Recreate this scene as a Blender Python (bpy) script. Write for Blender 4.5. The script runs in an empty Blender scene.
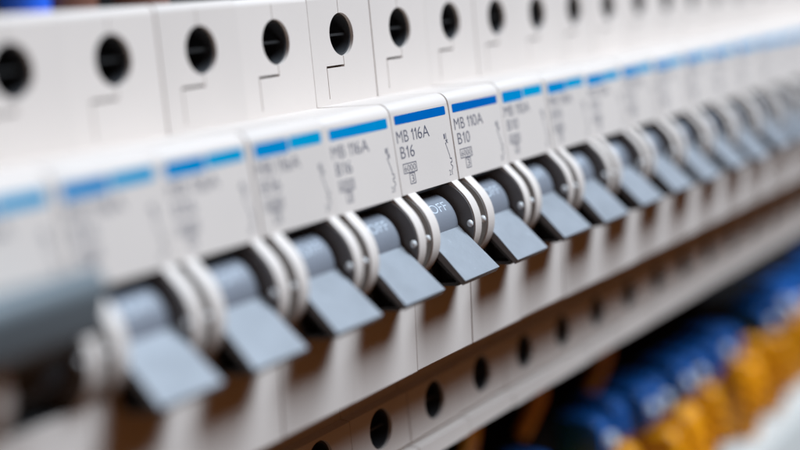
import bpy, bmesh, math, random
from mathutils import Matrix, Vector

# ------------------------------------------------------------------ camera, light, exposure (all lengths below in millimetres, scaled by S)
S = 0.001
sc = bpy.context.scene
col = sc.collection
rnd = random.Random(7)

cam_d = bpy.data.cameras.new('camera')
cam = bpy.data.objects.new('camera', cam_d)
col.objects.link(cam)
right = Vector((0.51902381, -0.8494812, -0.09484715))
up = Vector((0.17171923, -0.00507448, 0.98513286))
fwd = Vector((0.83733314, 0.52759449, -0.14323848))
cpos = Vector((-183.79437868, -115.82676578, 15.72584674))
m = Matrix.Identity(4)
for i in range(3):
    m[i][0] = right[i]; m[i][1] = up[i]; m[i][2] = -fwd[i]; m[i][3] = cpos[i] * S
cam.matrix_world = m
cam_d.sensor_width = 36
cam_d.lens = 1456.35 * 36 / 800
cam_d.clip_start = 0.005
cam_d.clip_end = 20
cam_d.dof.use_dof = True
cam_d.dof.focus_distance = 0.2275
cam_d.dof.aperture_fstop = 7.5
sc.camera = cam

world = bpy.data.worlds.new('World')
sc.world = world
world.use_nodes = True
bg = world.node_tree.nodes['Background']
bg.inputs[0].default_value = (1.0, 0.42, 0.15, 1)
bg.inputs[1].default_value = 0.095

def area(name, loc, target, size, energy, color):
    d = bpy.data.lights.new(name, 'AREA')
    d.shape = 'SQUARE'
    d.size = size * S
    d.energy = energy
    d.color = color
    o = bpy.data.objects.new(name, d)
    col.objects.link(o)
    o.location = Vector(loc) * S
    o.rotation_euler = (Vector(target) - Vector(loc)).to_track_quat('-Z', 'Y').to_euler()
    return o
# one soft lamp high above, in front of the row and a little to the right
area('work_lamp', (400, -640, 915), (70, 0, -15), 620, 31.6, (0.83, 1.0, 1.175))

sc.view_settings.view_transform = 'Standard'
sc.view_settings.look = 'None'
sc.view_settings.exposure = 0.0
sc.view_settings.gamma = 1.0

# ------------------------------------------------------------------ materials
def material(name, color, rough=0.4, bump=0.0, bump_scale=900, var=0.0, var_scale=60, metallic=0.0, spec=0.5, var_color=None, scuff=None, scuff_scale=700, coat=0.0, shade=0):
    mt = bpy.data.materials.new(name)
    mt.use_nodes = True
    nt = mt.node_tree
    b = nt.nodes['Principled BSDF']
    b.inputs['Base Color'].default_value = (*color, 1)
    b.inputs['Roughness'].default_value = rough
    b.inputs['Metallic'].default_value = metallic
    b.inputs['Specular IOR Level'].default_value = spec
    b.inputs['Coat Weight'].default_value = coat
    tc = nt.nodes.new('ShaderNodeTexCoord')
    oi = nt.nodes.new('ShaderNodeObjectInfo')
    add = nt.nodes.new('ShaderNodeVectorMath'); add.operation = 'ADD'
    nt.links.new(tc.outputs['Object'], add.inputs[0])
    nt.links.new(oi.outputs['Random'], add.inputs[1])
    if var:
        n = nt.nodes.new('ShaderNodeTexNoise')
        n.inputs['Scale'].default_value = var_scale
        n.inputs['Detail'].default_value = 6
        nt.links.new(add.outputs[0], n.inputs['Vector'])
        r = nt.nodes.new('ShaderNodeValToRGB')
        r.color_ramp.elements[0].position = 0.3
        r.color_ramp.elements[1].position = 0.7
        vc = var_color or tuple(c * (1 - var) for c in color)
        r.color_ramp.elements[0].color = (*vc, 1)
        r.color_ramp.elements[1].color = (*color, 1)
        nt.links.new(n.outputs['Fac'], r.inputs['Fac'])
        out = r.outputs['Color']
        if scuff:
            n2 = nt.nodes.new('ShaderNodeTexNoise')
            n2.inputs['Scale'].default_value = scuff_scale
            n2.inputs['Detail'].default_value = 3
            nt.links.new(add.outputs[0], n2.inputs['Vector'])
            r2 = nt.nodes.new('ShaderNodeValToRGB')
            r2.color_ramp.elements[0].position = 0.70
            r2.color_ramp.elements[1].position = 0.80
            r2.color_ramp.elements[0].color = (0, 0, 0, 1)
            r2.color_ramp.elements[1].color = (0.45, 0.45, 0.45, 1)
            nt.links.new(n2.outputs['Fac'], r2.inputs['Fac'])
            mx = nt.nodes.new('ShaderNodeMix'); mx.data_type = 'RGBA'
            nt.links.new(r2.outputs['Color'], mx.inputs[0])
            nt.links.new(out, mx.inputs[6])
            mx.inputs[7].default_value = (*scuff, 1)
            out = mx.outputs[2]
        if shade:                                     # mouldings differ a little in tone from one to the next
            rm = nt.nodes.new('ShaderNodeMapRange')
            rm.inputs['To Min'].default_value = 1 - shade; rm.inputs['To Max'].default_value = 1 + shade
            nt.links.new(oi.outputs['Random'], rm.inputs['Value'])
            hs = nt.nodes.new('ShaderNodeHueSaturation')
            nt.links.new(rm.outputs['Result'], hs.inputs['Value'])
            nt.links.new(out, hs.inputs['Color'])
            out = hs.outputs['Color']
        nt.links.new(out, b.inputs['Base Color'])
        mr = nt.nodes.new('ShaderNodeMapRange')
        mr.inputs['To Min'].default_value = rough * 1.25
        mr.inputs['To Max'].default_value = rough * 0.85
        nt.links.new(n.outputs['Fac'], mr.inputs['Value'])
        nt.links.new(mr.outputs['Result'], b.inputs['Roughness'])
    if bump:
        n = nt.nodes.new('ShaderNodeTexNoise')
        n.inputs['Scale'].default_value = bump_scale
        n.inputs['Detail'].default_value = 4
        nt.links.new(add.outputs[0], n.inputs['Vector'])
        bp = nt.nodes.new('ShaderNodeBump')
        bp.inputs['Strength'].default_value = bump
        bp.inputs['Distance'].default_value = 0.0002
        nt.links.new(n.outputs['Fac'], bp.inputs['Height'])
        nt.links.new(bp.outputs['Normal'], b.inputs['Normal'])
    return mt

M = {
    'white': material('white_moulded_plastic', (0.60, 0.52, 0.465), 0.46, bump=0.06, bump_scale=2500, var=0.035, var_scale=110, spec=0.3, scuff=(0.40, 0.35, 0.31), scuff_scale=1700, shade=0.03),
    'lever': material('blue_grey_plastic', (0.235, 0.244, 0.262), 0.48, bump=0.25, bump_scale=1300, var=0.24, var_scale=170, scuff=(0.42, 0.44, 0.47), shade=0.04),
    'barrel': material('slate_blue_plastic', (0.165, 0.172, 0.195), 0.42, bump=0.10, bump_scale=2200, var=0.08, var_scale=180),
    'wall': material('guard_plate_shaded', (0.20, 0.19, 0.185), 0.5, bump=0.10, bump_scale=2500, var=0.15, var_scale=200),  # guard plate plastic with the shade of the slot put into its colour
    'dark': material('guard_plate_lit', (0.34, 0.325, 0.31), 0.5, bump=0.10, bump_scale=2500, var=0.15, var_scale=200),  # same plate plastic, colour lightened for the brighter groove between breakers
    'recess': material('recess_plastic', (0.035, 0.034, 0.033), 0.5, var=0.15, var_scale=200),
    'black': material('black_plastic', (0.03, 0.03, 0.032), 0.5, bump=0.10, bump_scale=2500, var=0.2, var_scale=200),
    'pin': material('pale_pin_plastic', (0.82, 0.82, 0.81), 0.2, var=0.05, var_scale=300),
    'stripe': material('blue_ink', (0.0003, 0.10, 0.34), 0.7, spec=0.0, var=0.06, var_scale=400),
    'stripe_pale': material('lighter_blue_ink', (0.0005, 0.255, 0.45), 0.7, spec=0.0, var=0.06, var_scale=400),
    'stripe_mid': material('mid_blue_ink', (0.0003, 0.195, 0.42), 0.7, spec=0.0, var=0.06, var_scale=400),
    'print': material('violet_grey_ink', (0.095, 0.095, 0.125), 0.5, var=0.25, var_scale=1500),
    'off': material('white_ink', (0.46, 0.50, 0.55), 0.5, var=0.2, var_scale=1500),
    'steel': material('zinc_plated_steel', (0.42, 0.42, 0.43), 0.45, metallic=0.8, var=0.2, var_scale=300),
    'handle': material('slate_grey_plastic', (0.125, 0.145, 0.155), 0.4, bump=0.08, var=0.08, var_scale=120),
    'panel': material('shade_darkened_paint', (0.006, 0.005, 0.005), 0.85, spec=0.1, var=0.3, var_scale=40),  # colour darkened to stand for the shade below the breakers
    'blue_block': material('blue_terminal_plastic', (0.002, 0.085, 0.32), 0.4, bump=0.05, var=0.12, var_scale=90),
    'marker': material('white_marker_plastic', (0.66, 0.70, 0.74), 0.4, var=0.06, var_scale=90),
    'orange': material('orange_plastic', (0.80, 0.31, 0.002), 0.4, bump=0.05, var=0.15, var_scale=70),
    'orange_wire': material('orange_wire_pvc', (0.80, 0.30, 0.01), 0.4, var=0.12, var_scale=90),
    'blue_wire': material('blue_wire_pvc', (0.01, 0.10, 0.60), 0.35, var=0.1, var_scale=90),
    'brown_wire': material('brown_wire_pvc', (0.13, 0.05, 0.03), 0.4, var=0.1, var_scale=90),
    'duct': material('pale_grey_duct_plastic', (0.52, 0.505, 0.47), 0.45, bump=0.05, var=0.05, var_scale=40),
}

# ------------------------------------------------------------------ mesh helpers (millimetres)
def finish(bm, name, mat, smooth=35, big=None):
    """bmesh in mm -> mesh in metres, smooth shading with sharp edges."""
    bmesh.ops.recalc_face_normals(bm, faces=bm.faces[:])
    if smooth:
        lim = math.radians(smooth)
        for f in bm.faces: f.smooth = True
        for e in bm.edges:
            if len(e.link_faces) != 2 or e.calc_face_angle(0) > lim: e.smooth = False
            elif big and e.calc_face_angle(0) > 0.001 and max(f.calc_area() for f in e.link_faces) > big: e.smooth = False
    bmesh.ops.scale(bm, vec=(S, S, S), verts=bm.verts[:])
    me = bpy.data.meshes.new(name)
    bm.to_mesh(me); bm.free()
    me.materials.append(mat)
    return me

def obj(name, me, parent=None, loc=(0, 0, 0)):
    o = bpy.data.objects.new(name, me)
    col.objects.link(o)
    o.location = Vector(loc) * S
    if parent: o.parent = parent
    return o

def thing(name, label, cat, loc=(0, 0, 0), group=None):
    o = bpy.data.objects.new(name, None)
    o.empty_display_size = 0.005
    col.objects.link(o)
    o.location = Vector(loc) * S
    tag(o, label, cat, group)
    return o

def tag(o, label, cat, group=None):
    o['label'] = label; o['category'] = cat
    if group: o['group'] = group

def prism(bm, prof, x0, x1):
    """extrude a closed (y, z) outline along x"""
    a = [bm.verts.new((x0, y, z)) for y, z in prof]
    b = [bm.verts.new((x1, y, z)) for y, z in prof]
    n = len(prof)
    bm.faces.new(a); bm.faces.new(list(reversed(b)))
    for i in range(n):
        bm.faces.new((a[i], b[i], b[(i + 1) % n], a[(i + 1) % n]))
    return a, b

def bevel(bm, pick, off, seg=3):
    es = [e for e in bm.edges if pick(e)]
    if es: bmesh.ops.bevel(bm, geom=es, offset=off, segments=seg, profile=0.5, affect='EDGES', clamp_overlap=True)

def box(bm, x0, x1, y0, y1, z0, z1):
    r = bmesh.ops.create_cube(bm, size=1)
    for v in r['verts']:
        v.co = Vector((x0 if v.co.x < 0 else x1, y0 if v.co.y < 0 else y1, z0 if v.co.z < 0 else z1))
    return r['verts']

def cyl_y(bm, x, z, r, y0, y1, n=64, cap=True):
    """cylinder along y"""
    ring = lambda y: [bm.verts.new((x + r * math.cos(2 * math.pi * i / n), y, z + r * math.sin(2 * math.pi * i / n))) for i in range(n)]
    a, b = ring(y0), ring(y1)
    for i in range(n):
        bm.faces.new((a[i], a[(i + 1) % n], b[(i + 1) % n], b[i]))
    if cap:
        bm.faces.new(list(reversed(a))); bm.faces.new(b)
    return a, b

def arc(cy, cz, r, a0, a1, n):
    """points in (y, z): angle 0 looks to the viewer (-y), 90 is up"""
    out = []
    for i in range(n + 1):
        a = math.radians(a0 + (a1 - a0) * i / n)
        out.append((cy - r * math.cos(a), cz + r * math.sin(a)))
    return out

def text_polys(body, x0, x1, z0, z1, sub=0.35):
    """triangulated outline of a word, fitted in the rectangle; list of 2-D triangles"""
    c = bpy.data.curves.new('text', 'FONT')
    c.body = body; c.size = 1; c.resolution_u = 5; c.offset = -0.006
    o = bpy.data.objects.new('text', c)
    col.objects.link(o)
    dg = bpy.context.evaluated_depsgraph_get()
    me = bpy.data.meshes.new_from_object(o.evaluated_get(dg))
    xs = [v.co.x for v in me.vertices]; ys = [v.co.y for v in me.vertices]
    ax, bx, ay, by = min(xs), max(xs), min(ys), max(ys)
    pts = [((v.co.x - ax) / (bx - ax) * (x1 - x0) + x0, (v.co.y - ay) / (by - ay) * (z1 - z0) + z0) for v in me.vertices]
    faces = [tuple(p.vertices) for p in me.polygons]
    bpy.data.objects.remove(o); bpy.data.curves.remove(c); bpy.data.meshes.remove(me)
    return pts, faces

def stroke(pts, w):
    """polyline of (x, z) points to quads"""
    P, F = [], []
    for (xa, za), (xb, zb) in zip(pts, pts[1:]):
        dx, dz = xb - xa, zb - za
        L = math.hypot(dx, dz) or 1
        nx, nz = -dz / L * w / 2, dx / L * w / 2
        ex, ez = dx / L * w * .3, dz / L * w * .3
        i = len(P)
        P += [(xa + nx - ex, za + nz - ez), (xb + nx + ex, zb + nz + ez), (xb - nx + ex, zb - nz + ez), (xa - nx - ex, za - nz - ez)]
        F.append((i, i + 1, i + 2, i + 3))
    return P, F

LAB_T, LAB_B = (0.05, 2.6), (-0.95, -11.4)          # label face, top and bottom (y, z)
def lab_y(z): return LAB_T[0] + (LAB_B[0] - LAB_T[0]) * (LAB_T[1] - z) / (LAB_T[1] - LAB_B[1])

def flat_on_label(name, polys, mat, lift):
    bm = bmesh.new()
    for pts, faces in polys:
        vs = [bm.verts.new((x, lab_y(z) - lift, z)) for x, z in pts]
        for f in faces:
            try: bm.faces.new([vs[i] for i in f])
            except ValueError: pass
    for f in bm.faces:
        f.normal_update()
        if f.normal.y > 0: f.normal_flip()
    bmesh.ops.scale(bm, vec=(S, S, S), verts=bm.verts[:])
    me = bpy.data.meshes.new(name); bm.to_mesh(me); bm.free()
    me.materials.append(mat)
    return me

# ------------------------------------------------------------------ the breaker's meshes
W = 17.5
YT = 12.9                                           # terminal faces stand this far behind the label face
HX, HZU, HZL, HR = 8.75, 13.33, -51.13, 3.37        # terminal holes
BC = (2.7, -17.9)                                   # toggle axis
GC, GR = (2.3, -18.0), 7.0                          # round toggle guards

def body_mesh():
    prof = [(57, 19.95), (YT, 19.95), (YT, 2.6), LAB_T, LAB_B,
            (10.5, -11.9), (10.5, -24.2), (-1.60, -23.9), (-0.72, -38.3), (0.5, -38.9), (14.6, -39.2), (14.6, -47.0),
            (YT, -47.25), (YT, -56.1), (13.7, -56.35), (13.7, -56.8), (11.5, -57.0), (11.5, -59.8), (57, -59.8)]
    bm = bmesh.new()
    prism(bm, prof, 0.06, W - 0.06)
    def at(e, y, z, tol=0.01): return all(abs(v.co.y - y) < tol and abs(v.co.z - z) < tol for v in e.verts)
    def between(e, p, q):
        s = [(round(v.co.y, 2), round(v.co.z, 2)) for v in e.verts]
        return sorted(s) == sorted([(round(p[0], 2), round(p[1], 2)), (round(q[0], 2), round(q[1], 2))])
    def front(e):
        return (at(e, *LAB_T) or between(e, (YT, 2.6), LAB_T))
    bevel(bm, lambda e: at(e, *LAB_T), 1.7, 8)
    bevel(bm, lambda e: all(v.co.x < 0.08 for v in e.verts) and (max(v.co.y for v in e.verts) < YT - 1 or min(v.co.y for v in e.verts) < 3) and min(v.co.z for v in e.verts) > 0.8 and max(v.co.z for v in e.verts) < 2.7 or all(v.co.x > W - 0.08 for v in e.verts) and min(v.co.y for v in e.verts) < 3 and min(v.co.z for v in e.verts) > 0.8 and max(v.co.z for v in e.verts) < 2.7, 0.2, 2)
    bevel(bm, lambda e: at(e, YT, 19.95), 1.1, 5)
    def edges2(e):
        ys = [v.co.y for v in e.verts]; zs = [v.co.z for v in e.verts]
        xside = all(v.co.x < 0.08 for v in e.verts) or all(v.co.x > W - 0.08 for v in e.verts)
        a = max(ys) < 0.3 and max(zs) < 1.6 and min(zs) > -12 and xside            # label face sides
        b = max(ys) < 0.3 and max(zs) < -23 and xside                              # lower nose sides
        c = at(e, -0.72, -38.3) or at(e, YT, -47.25) or at(e, 11.5, -57.0) or at(e, 11.5, -59.8) or at(e, -1.60, -23.9) or at(e, *LAB_B)
        d = xside and min(ys) > 11 and max(ys) < 13.2 and not (min(zs) < 3 and max(zs) > 2)
        return a or b or c or d
    bevel(bm, edges2, 0.28, 3)
    me = finish(bm, 'body', M['white'])
    o = bpy.data.objects.new('tmp', me); col.objects.link(o)
    cb = bmesh.new()
    cyl_y(cb, HX, HZU, HR, YT - 3, YT + 9, 72)
    cyl_y(cb, HX, HZL, HR, YT - 3, YT + 9, 72)
    # the clip outline under and over the upper hole
    box(cb, 3.72, 8.72, YT - .5, YT + 1.5, 8.27, 8.62)
    box(cb, 3.70, 3.86, YT - .52, YT + .6, 3.55, 8.44)
    box(cb, 8.60, 8.74, YT - .53, YT + .6, 8.45, 10.3)
    box(cb, 8.33, 8.45, YT - .54, YT + .6, 16.4, 18.9)
    bmesh.ops.recalc_face_normals(cb, faces=cb.faces[:])
    bmesh.ops.scale(cb, vec=(S, S, S), verts=cb.verts[:])
    cm = bpy.data.meshes.new('cut'); cb.to_mesh(cm); cb.free()
    co = bpy.data.objects.new('cut', cm); col.objects.link(co)
    md = o.modifiers.new('b', 'BOOLEAN'); md.object = co; md.operation = 'DIFFERENCE'; md.solver = 'EXACT'; md.use_self = True
    dg = bpy.context.evaluated_depsgraph_get()
    res = bpy.data.meshes.new_from_object(o.evaluated_get(dg))
    res.name = 'body'
    bpy.data.objects.remove(o); bpy.data.objects.remove(co)
    bm = bmesh.new(); bm.from_mesh(res)
    lim = math.radians(35)
    for f in bm.faces: f.smooth = True
    for e in bm.edges:
        e.smooth = True
        if len(e.link_faces) != 2: e.smooth = False; continue
        a = e.calc_face_angle(0)
        if a > lim or (a > 0.001 and max(f.calc_area() for f in e.link_faces) > 8 * S * S): e.smooth = False
    bm.to_mesh(res); bm.free()
    if not res.materials: res.materials.append(M['white'])
    return res

def guard_mesh(x0, x1):
    bm = bmesh.new()
    pts = arc(*GC, GR, -112, 46, 72) + [(-0.97, -11.34), (4.5, -11.34)]
    prism(bm, pts, x0, x1)
    bevel(bm, lambda e: abs(e.calc_length()) < .6 and all(v.co.x == e.verts[0].co.x for v in e.verts), 0.16, 2)
    return finish(bm, 'toggle_guard', M['white'], big=20)

def plate_mesh(x0, x1, mat):
    bm = bmesh.new()
    prism(bm, arc(*GC, GR - 0.22, -112, 112, 96), x0, x1)
    return finish(bm, 'guard_plate', M[mat], big=20)

def pin_mesh(x):
    bm = bmesh.new()
    bmesh.ops.create_uvsphere(bm, u_segments=20, v_segments=12, radius=0.5)
    for v in bm.verts: v.co = Vector((v.co.x * 1.1 + x, v.co.y * 1.1 - 3.85, v.co.z * 1.25 - 18.05))
    return finish(bm, 'pin', M['pin'])

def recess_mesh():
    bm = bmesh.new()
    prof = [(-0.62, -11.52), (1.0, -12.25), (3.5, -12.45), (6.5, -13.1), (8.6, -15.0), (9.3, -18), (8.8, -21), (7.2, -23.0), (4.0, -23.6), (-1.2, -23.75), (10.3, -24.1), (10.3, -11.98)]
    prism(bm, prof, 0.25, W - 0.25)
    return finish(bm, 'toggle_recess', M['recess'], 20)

def lever_mesh(up=False, x0=3.95, x1=14.2):
    f = (lambda y, z: (y, 2 * BC[1] - z)) if up else (lambda y, z: (y, z))
    bm = bmesh.new()
    prism(bm, [f(*p) for p in [(-1.6, -17.85), (-5.2, -21.45), (-8.62, -24.92), (-7.95, -25.65), (-4.6, -22.3), (-0.6, -18.4)]], x0, x1)
    bevel(bm, lambda e: all(v.co.y < -8 for v in e.verts) or (abs(e.verts[0].co.x - e.verts[1].co.x) < .01 and min(v.co.y for v in e.verts) < -5), 0.2, 3)
    for v in bm.verts:                                # the finger plate widens a little to its tip
        t = min(max((-4.5 - v.co.y) / 4.0, 0), 1)
        v.co.x += t * (-0.6 if v.co.x < 8.75 else 0.25)
    return finish(bm, 'lever', M['handle' if up else 'lever'], big=15)

def lever_base_mesh(up=False, x0=4.0, x1=14.0):
    f = (lambda y, z: (y, 2 * BC[1] - z)) if up else (lambda y, z: (y, z))
    bm = bmesh.new()
    prism(bm, [f(*p) for p in [(-0.6, -18.5), (-4.6, -22.4), (-7.2, -25.0), (-6.8, -25.85), (-2.3, -25.95), (-2.0, -23.5), (0.6, -22.6)]], x0, x1)
    bm.normal_update()
    side = [fc for fc in bm.faces if all(abs(v.co.x - x0) < 1e-4 for v in fc.verts)]
    bmesh.ops.recalc_face_normals(bm, faces=bm.faces[:])
    bmesh.ops.inset_region(bm, faces=side, thickness=0.62, depth=0)
    for v in side[0].verts: pass
    r = bmesh.ops.extrude_discrete_faces(bm, faces=side)
    for fc in r['faces']:
        for v in fc.verts: v.co.x += 2.6
    return finish(bm, 'lever_base', M['black'])

def barrel_mesh(x0=4.1, x1=13.7, mat='barrel'):
    bm = bmesh.new()
    n = 72
    prof = [(BC[0] - 4.9 * math.cos(2 * math.pi * i / n), BC[1] + 4.9 * math.sin(2 * math.pi * i / n)) for i in range(n)]
    prism(bm, prof, x0, x1)
    bevel(bm, lambda e: e.calc_length() < .6 and abs(e.verts[0].co.x - e.verts[1].co.x) < 1e-4, 0.25, 3)
    return finish(bm, 'lever_barrel', M[mat], big=15)

def off_mesh():
    pts, faces = text_polys('OFF', 7.4, 12.4, 0, 1)
    bm = bmesh.new()
    vs = []
    for x, t in pts:
        a = math.radians(30.0 + 19.0 * t)
        vs.append(bm.verts.new((x, BC[0] - 4.93 * math.cos(a), BC[1] + 4.93 * math.sin(a))))
    for f in faces:
        try: bm.faces.new([vs[i] for i in f])
        except ValueError: pass
    bmesh.ops.triangulate(bm, faces=bm.faces[:])
    bmesh.ops.scale(bm, vec=(S, S, S), verts=bm.verts[:])
    me = bpy.data.meshes.new('off_print'); bm.to_mesh(me); bm.free()
    me.materials.append(M['off'])
    return me

def rounded_rect(x0, x1, z0, z1, r, n=4):
    p = []
    for cx, cz, a0 in ((x1 - r, z1 - r, 0), (x0 + r, z1 - r, 90), (x0 + r, z0 + r, 180), (x1 - r, z0 + r, 270)):
        for i in range(n + 1):
            a = math.radians(a0 + 90 * i / n)
            p.append((cx + r * math.cos(a), cz + r * math.sin(a)))
    return p, [tuple(range(len(p)))]

def print_mesh(line1, line2):
    one = lambda x, z0, z1, w: stroke([(x - (z1 - z0) * .2, z1 - (z1 - z0) * .26), (x, z1 - w * .4), (x, z0 + w * .3)], w)
    w1 = 0.23
    polys = [text_polys('MB', 0.95, 4.3, -3.55, -1.75), one(5.75, -3.55, -1.75, w1), one(6.7, -3.55, -1.75, w1),
             text_polys(line1[-2:], 7.1, 10.55, -3.57, -1.73),
             text_polys('B', 1.4, 2.75, -5.95, -4.15), one(3.6, -5.95, -4.15, w1), text_polys(line2[-1], 4.15, 5.4, -5.97, -4.13),
             text_polys('6000', 1.85, 5.1, -7.98, -7.02),
             text_polys('3', 3.4, 4.15, -9.72, -8.6)]
    w = 0.14
    polys += [stroke([(1.55, -6.8), (5.35, -6.8), (5.35, -8.2), (1.55, -8.2), (1.55, -6.8)], w),
              stroke([(3.0, -8.38), (4.5, -8.38), (4.5, -9.95), (3.0, -9.95), (3.0, -8.38)], w)]
    # circuit diagram at the right-hand edge
    polys += [text_polys('1', 14.75, 15.15, -4.55, -3.75),
              text_polys('2', 14.85, 15.4, -10.35, -9.5),
              stroke([(15.45, -3.7), (15.45, -4.9)], w), stroke([(15.15, -4.75), (15.75, -5.25)], w), stroke([(15.75, -4.75), (15.15, -5.25)], w),
              stroke([(15.0, -5.2), (15.75, -7.3)], w),
              stroke([(15.75, -7.3), (15.75, -7.75), (16.2, -7.75), (16.2, -8.35), (15.75, -8.35), (15.75, -8.7)], w),
              stroke([(15.75 + .42 * math.sin(math.pi * i / 8), -8.7 - .9 * i / 8) for i in range(9)], w),
              stroke([(15.75, -9.6), (15.75, -10.3)], w)]
    return flat_on_label('label_print', polys, M['print'], 0.02)

def socket_mesh(z):
    bm = bmesh.new()
    n = 48
    y0, y1, r = YT + 0.55, YT + 8.6, HR - 0.02
    ro = [bm.verts.new((HX + r * math.cos(2 * math.pi * i / n), y0, z + r * math.sin(2 * math.pi * i / n))) for i in range(n)]
    ri = [bm.verts.new((HX + (r - .35) * math.cos(2 * math.pi * i / n), y0, z + (r - .35) * math.sin(2 * math.pi * i / n))) for i in range(n)]
    rb = [bm.verts.new((HX + (r - .35) * math.cos(2 * math.pi * i / n), y1, z + (r - .35) * math.sin(2 * math.pi * i / n))) for i in range(n)]
    for i in range(n):
        j = (i + 1) % n
        bm.faces.new((ro[i], ro[j], ri[j], ri[i])); bm.faces.new((ri[i], ri[j], rb[j], rb[i]))
    bm.faces.new(rb)
    return finish(bm, 'terminal_socket', M['black'])

def screw_mesh(z):
    bm = bmesh.new()
    y = YT + 1.3
    cyl_y(bm, HX, z, 2.6, y + 4, YT + 8.4, 40)
    box(bm, HX - 2.9, HX + 2.9, y, y + .5, z - .2, z + .2)
    return finish(bm, 'terminal_screw', M['black_metal'])

M['black_metal'] = material('blackened_steel', (0.014, 0.014, 0.014), 0.5, metallic=0.0, var=0.3, var_scale=300)

MESH = {
    'body': body_mesh(),
    'stripe': flat_on_label('stripe', [rounded_rect(1.0, 16.4, -0.80, 0.58, 0.28)], M['stripe'], 0.015),
    'stripe_c': flat_on_label('stripe', [rounded_rect(1.0, 16.4, -0.92, 0.62, 0.3)], M['stripe_mid'], 0.015),
    'stripe_a': flat_on_label('stripe', [rounded_rect(1.0, 8.6, -1.2, 0.7, 0.45)], M['stripe_mid'], 0.015),
    'stripe_b': flat_on_label('stripe_end', [rounded_rect(8.85, 16.4, -0.95, 0.74, 0.45)], M['stripe_pale'], 0.015),
    'print16': print_mesh('MB 116A', 'B16'),
    'print10': print_mesh('MB 110A', 'B10'),
    'recess': recess_mesh(),
    'guard': [guard_mesh(1.55, 3.75), guard_mesh(14.95, 16.95)],
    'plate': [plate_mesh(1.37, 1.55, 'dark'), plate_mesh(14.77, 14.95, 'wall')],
    'pin': [pin_mesh(1.37), pin_mesh(14.77)],
    'lever': lever_mesh(), 'lever_base': lever_base_mesh(), 'barrel': barrel_mesh(), 'off': off_mesh(),
    'lever_up': lever_mesh(True), 'base_up': lever_base_mesh(True), 'barrel_up': barrel_mesh(mat='black'),
    'socket': [socket_mesh(HZU), socket_mesh(HZL)],
    'screw': [screw_mesh(HZU), screw_mesh(HZL)],
}

def pole(root, x, b16=True, split=True, up=False, tilt=0):
    """all parts of one breaker pole under its thing; meshes are shared between the copies"""
    at = (x, 0, 0)
    obj('body', MESH['body'], root, at)
    if split:
        s = obj('stripe', MESH['stripe_a'], root, at); obj('stripe_end', MESH['stripe_b'], s)
    else:
        obj('stripe', MESH['stripe' if split is None else 'stripe_c'], root, at)
    obj('label_print', MESH['print16' if b16 else 'print10'], root, at)
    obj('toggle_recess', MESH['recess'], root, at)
    for i in (0, 1):
        g = obj('toggle_guard', MESH['guard'][i], root, at)
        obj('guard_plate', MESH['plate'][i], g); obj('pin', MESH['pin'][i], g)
        t = obj('terminal_socket', MESH['socket'][i], root, at)
        obj('terminal_screw', MESH['screw'][i], t)
    lv = obj('lever', MESH['lever_up' if up else 'lever'], root, at)
    if tilt:                                          # turned a little about the toggle axis
        a = math.radians(tilt)
        lv.rotation_euler.x = a
        ax = Matrix.Rotation(a, 3, 'X') @ Vector((0, BC[0], BC[1]))
        lv.location = Vector((x, BC[0] - ax.y, BC[1] - ax.z)) * S
    obj('lever_base', MESH['base_up' if up else 'lever_base'], lv)
    obj('lever_barrel', MESH['barrel_up' if up else 'barrel'], lv)
    if not up: obj('off_print', MESH['off'], lv)

# ------------------------------------------------------------------ setting: the cabinet's back panel
bm = bmesh.new()
box(bm, -420, 900, 57.3, 60, -420, 260)
bp = obj('back_panel', finish(bm, 'back_panel', M['panel'], 0))
bp['kind'] = 'structure'

# ------------------------------------------------------------------ the row of breakers
ORD = ['', 'first', 'second', 'third', 'fourth', 'fifth', 'sixth', 'seventh', 'eighth', 'ninth', 'tenth', 'eleventh', 'twelfth', 'thirteenth', 'fourteenth', 'fifteenth', 'sixteenth', 'seventeenth', 'eighteenth', 'nineteenth', 'twentieth']
for k in range(-4, 16):
    if k == 0: lab = 'white circuit breaker marked B16 whose print is the sharpest in the row'
    elif k == 1: lab = 'white circuit breaker marked B10 touching the sharp B16 one on its right'
    elif k == -1: lab = 'white circuit breaker touching the sharp B16 one on its left, lever down'
    elif k == -4: lab = 'blurred white circuit breaker beside the wide slate handle, lever down'
    elif k < 0: lab = '%s white circuit breaker to the left of the sharp B16 one, lever down' % ORD[-k]
    else: lab = '%s white circuit breaker to the right of the sharp B16 one, blurred' % ORD[k]
    jx, jy, jz = {-3: (-0.05, 0.0, 0.0), -2: (0.06, -0.05, 0.03), -1: (0.0, 0.02, -0.05), 0: (-0.05, 0.0, 0.04), 1: (0.03, -0.05, 0.05), 2: (0.0, -0.02, 0.17)}.get(k, (rnd.uniform(-.03, .03), rnd.uniform(-.12, .1), rnd.uniform(-.14, .14)))
    t = thing('circuit_breaker', lab, 'circuit breaker', (k * W + jx, jy, jz), 'single circuit breakers in the row')
    pole(t, 0, b16=k <= 0, split={-1: False, 0: None, 1: None}.get(k, True), tilt=0 if k == 0 else rnd.uniform(-1.6, 1.6))

t = thing('double_circuit_breaker', 'wide blurred breaker with one slate grey handle across, at the left end of the row', 'circuit breaker', (-6 * W, 0, 0))
pole(t, 0, up=True); pole(t, W, up=True)
bm = bmesh.new()
prism(bm, [(-4.5, -9.6), (-7.6, -7.3), (-9.5, -7.7), (-10.2, -9.3), (-8.5, -14.2), (-7.6, -14.9), (-6.2, -14.4), (-4.2, -11.6)], 3.4, W + 13.9)
bevel(bm, lambda e: True, 0.6, 4)
obj('tie_handle', finish(bm, 'tie_handle', M['handle'], 40), t)

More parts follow.
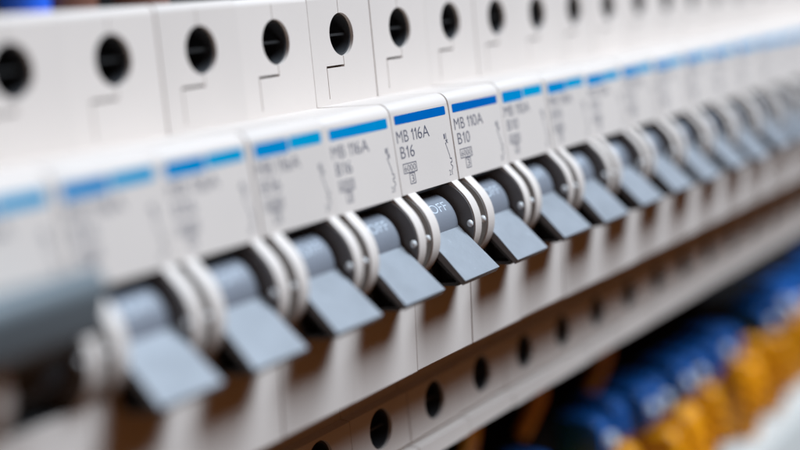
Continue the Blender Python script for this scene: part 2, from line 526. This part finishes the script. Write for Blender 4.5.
# ------------------------------------------------------------------ wires, blue terminal blocks, orange plugs and the duct below the row
def tube(bm, pts, r, n=14):
    """smooth tube through points"""
    P = [Vector(p) for p in pts]
    Q = []
    for i in range(len(P) - 1):
        p0, p1, p2, p3 = P[max(i - 1, 0)], P[i], P[i + 1], P[min(i + 2, len(P) - 1)]
        for s in range(6):
            t = s / 6
            Q.append(0.5 * ((2 * p1) + (p2 - p0) * t + (2 * p0 - 5 * p1 + 4 * p2 - p3) * t * t + (3 * p1 - p0 - 3 * p2 + p3) * t ** 3))
    Q.append(P[-1])
    rings = []
    for i, q in enumerate(Q):
        d = (Q[min(i + 1, len(Q) - 1)] - Q[max(i - 1, 0)]).normalized()
        a = d.cross(Vector((0, 1, 0.01))).normalized(); b = d.cross(a)
        rings.append([bm.verts.new(q + a * r * math.cos(2 * math.pi * j / n) + b * r * math.sin(2 * math.pi * j / n)) for j in range(n)])
    for u, v in zip(rings, rings[1:]):
        for j in range(n): bm.faces.new((u[j], u[(j + 1) % n], v[(j + 1) % n], v[j]))
    bm.faces.new(rings[0]); bm.faces.new(list(reversed(rings[-1])))

# wires above, entering the tops of the breakers at the left
for i, (x, mname, nm) in enumerate([(-61.5, 'brown_wire', 'brown'), (-49.0, 'blue_wire', 'blue'), (-41.5, 'brown_wire', 'brown'), (-27, 'brown_wire', 'brown')]):
    bm = bmesh.new()
    tube(bm, [(x, 22, 20.05), (x, 22, 34), (x + 1, 26, 60), (x + 2, 40, 110), (x + 2, 50, 180)], 4.0 if nm == 'brown' else 3.3)
    o = obj('wire', finish(bm, 'wire', M[mname], 60))
    where = ['at the top left corner', 'near the top left corner', 'just right of the blue wire', 'farthest right above the row'][i]
    tag(o, '%s wire rising behind the breaker tops, %s' % (nm, where), 'wire', 'wires above the breakers')

# duct along the bottom
bm = bmesh.new()
box(bm, -60, 760, 20, 57.2, -190, -121)
bevel(bm, lambda e: True, 1.2, 3)
du = obj('cable_duct', finish(bm, 'cable_duct', M['duct'], 40))
tag(du, 'pale grey cable duct under the orange plugs at bottom right', 'cable duct')

# blue terminal block > marker, screw ; orange plug > grip
def block_mesh():
    bm = bmesh.new()
    prism(bm, [(40, -83.5), (31, -84), (28, -86), (27.5, -94), (33, -97.0), (40, -97.5)], -3.6, 3.6)
    bevel(bm, lambda e: min(v.co.y for v in e.verts) < 56, 0.9, 2)
    return finish(bm, 'housing', M['blue_block'], 40)
def marker_mesh():
    bm = bmesh.new()
    cyl_y(bm, 0, -90, 2.0, 26.4, 28.5, 24)
    bevel(bm, lambda e: abs(e.verts[0].co.y - e.verts[1].co.y) < .01 and e.verts[0].co.y < 27, 0.5, 2)
    box(bm, -1.7, 1.7, 26.2, 26.6, -90.4, -89.6)
    return finish(bm, 'clamp_screw', M['marker'], 40)
def plug_mesh():
    bm = bmesh.new()
    prism(bm, [(57.2, -99.5), (32, -98.5), (25.5, -95), (22.0, -97), (21.0, -107), (23.5, -120.0), (30, -120.8), (57.2, -120.9)], -2.9, 2.9)
    bevel(bm, lambda e: min(v.co.y for v in e.verts) < 56, 1.6, 3)
    return finish(bm, 'housing', M['orange'], 40)
def grip_mesh():
    bm = bmesh.new()
    for z in (-103, -107, -111): box(bm, -1.9, 1.9, 20.4, 22.6, z - .9, z + .9)
    return finish(bm, 'grip', M['orange'], 40)
bmsh, mmsh, pmsh, gmsh = block_mesh(), marker_mesh(), plug_mesh(), grip_mesh()
def place(n):
    if n == 0: return 'lowest one in the photo'
    if n < 20: return '%s from the bottom edge of the photo' % ORD[n + 1]
    return 'in the far blur at the right edge'
nb = npl = 0
for i in range(44):                                   # some places on the rail are empty
    x = 80 + i * 10.5
    if i not in (3, 4, 9, 15, 16, 22, 29, 36):
        t = thing('terminal_block', 'blurred blue terminal block under the breakers, ' + place(nb), 'terminal block', (x + rnd.uniform(-1.2, 1.2), 0, rnd.uniform(-2.6, 0.8)), 'blue terminal blocks below the row')
        obj('housing', bmsh, t)
        if rnd.random() < .7: obj('clamp_screw', mmsh, t)
        t.rotation_euler.y = math.radians(rnd.uniform(-2, 2))
        nb += 1
    if i not in (2, 6, 11, 12, 18, 24, 25, 33):
        t = thing('plug', 'blurred orange plug below the blue blocks, ' + place(npl), 'plug', (x + 5 + rnd.uniform(-1.6, 1.6), rnd.uniform(0, 4.5), rnd.uniform(-2.5, 4.0)), 'orange plugs below the blue blocks')
        t.rotation_euler.y = math.radians(rnd.uniform(-2.5, 2.5))
        obj('housing', pmsh, t); obj('grip', gmsh, t)
        npl += 1
# the rail that carries the blue blocks
bm = bmesh.new()
prism(bm, [(40.05, -84.5), (40.05, -96.5), (41.2, -96.5), (41.2, -93), (57.25, -93), (57.25, -88), (41.2, -88), (41.2, -84.5)], 60, 560)
tag(obj('mounting_rail', finish(bm, 'mounting_rail', M['panel'], 0)), 'dark rail behind the blue terminal blocks', 'rail')
# orange wires from the breakers down behind the blue blocks
for i, x in enumerate([77, 108, 147]):
    bm = bmesh.new()
    tube(bm, [(x, 34, -59.7), (x + rnd.uniform(-1, 1), 34, -66), (x + rnd.uniform(-2, 2), 35, -74), (x + 1, 38, -80), (x + 1, 40.6, -84.4)], 1.8)
    o = obj('wire', finish(bm, 'wire', M['orange_wire'], 60))
    tag(o, 'dim orange wire in the shadow under the breakers, %s from the left' % ORD[i + 1], 'wire', 'orange wires under the breakers')
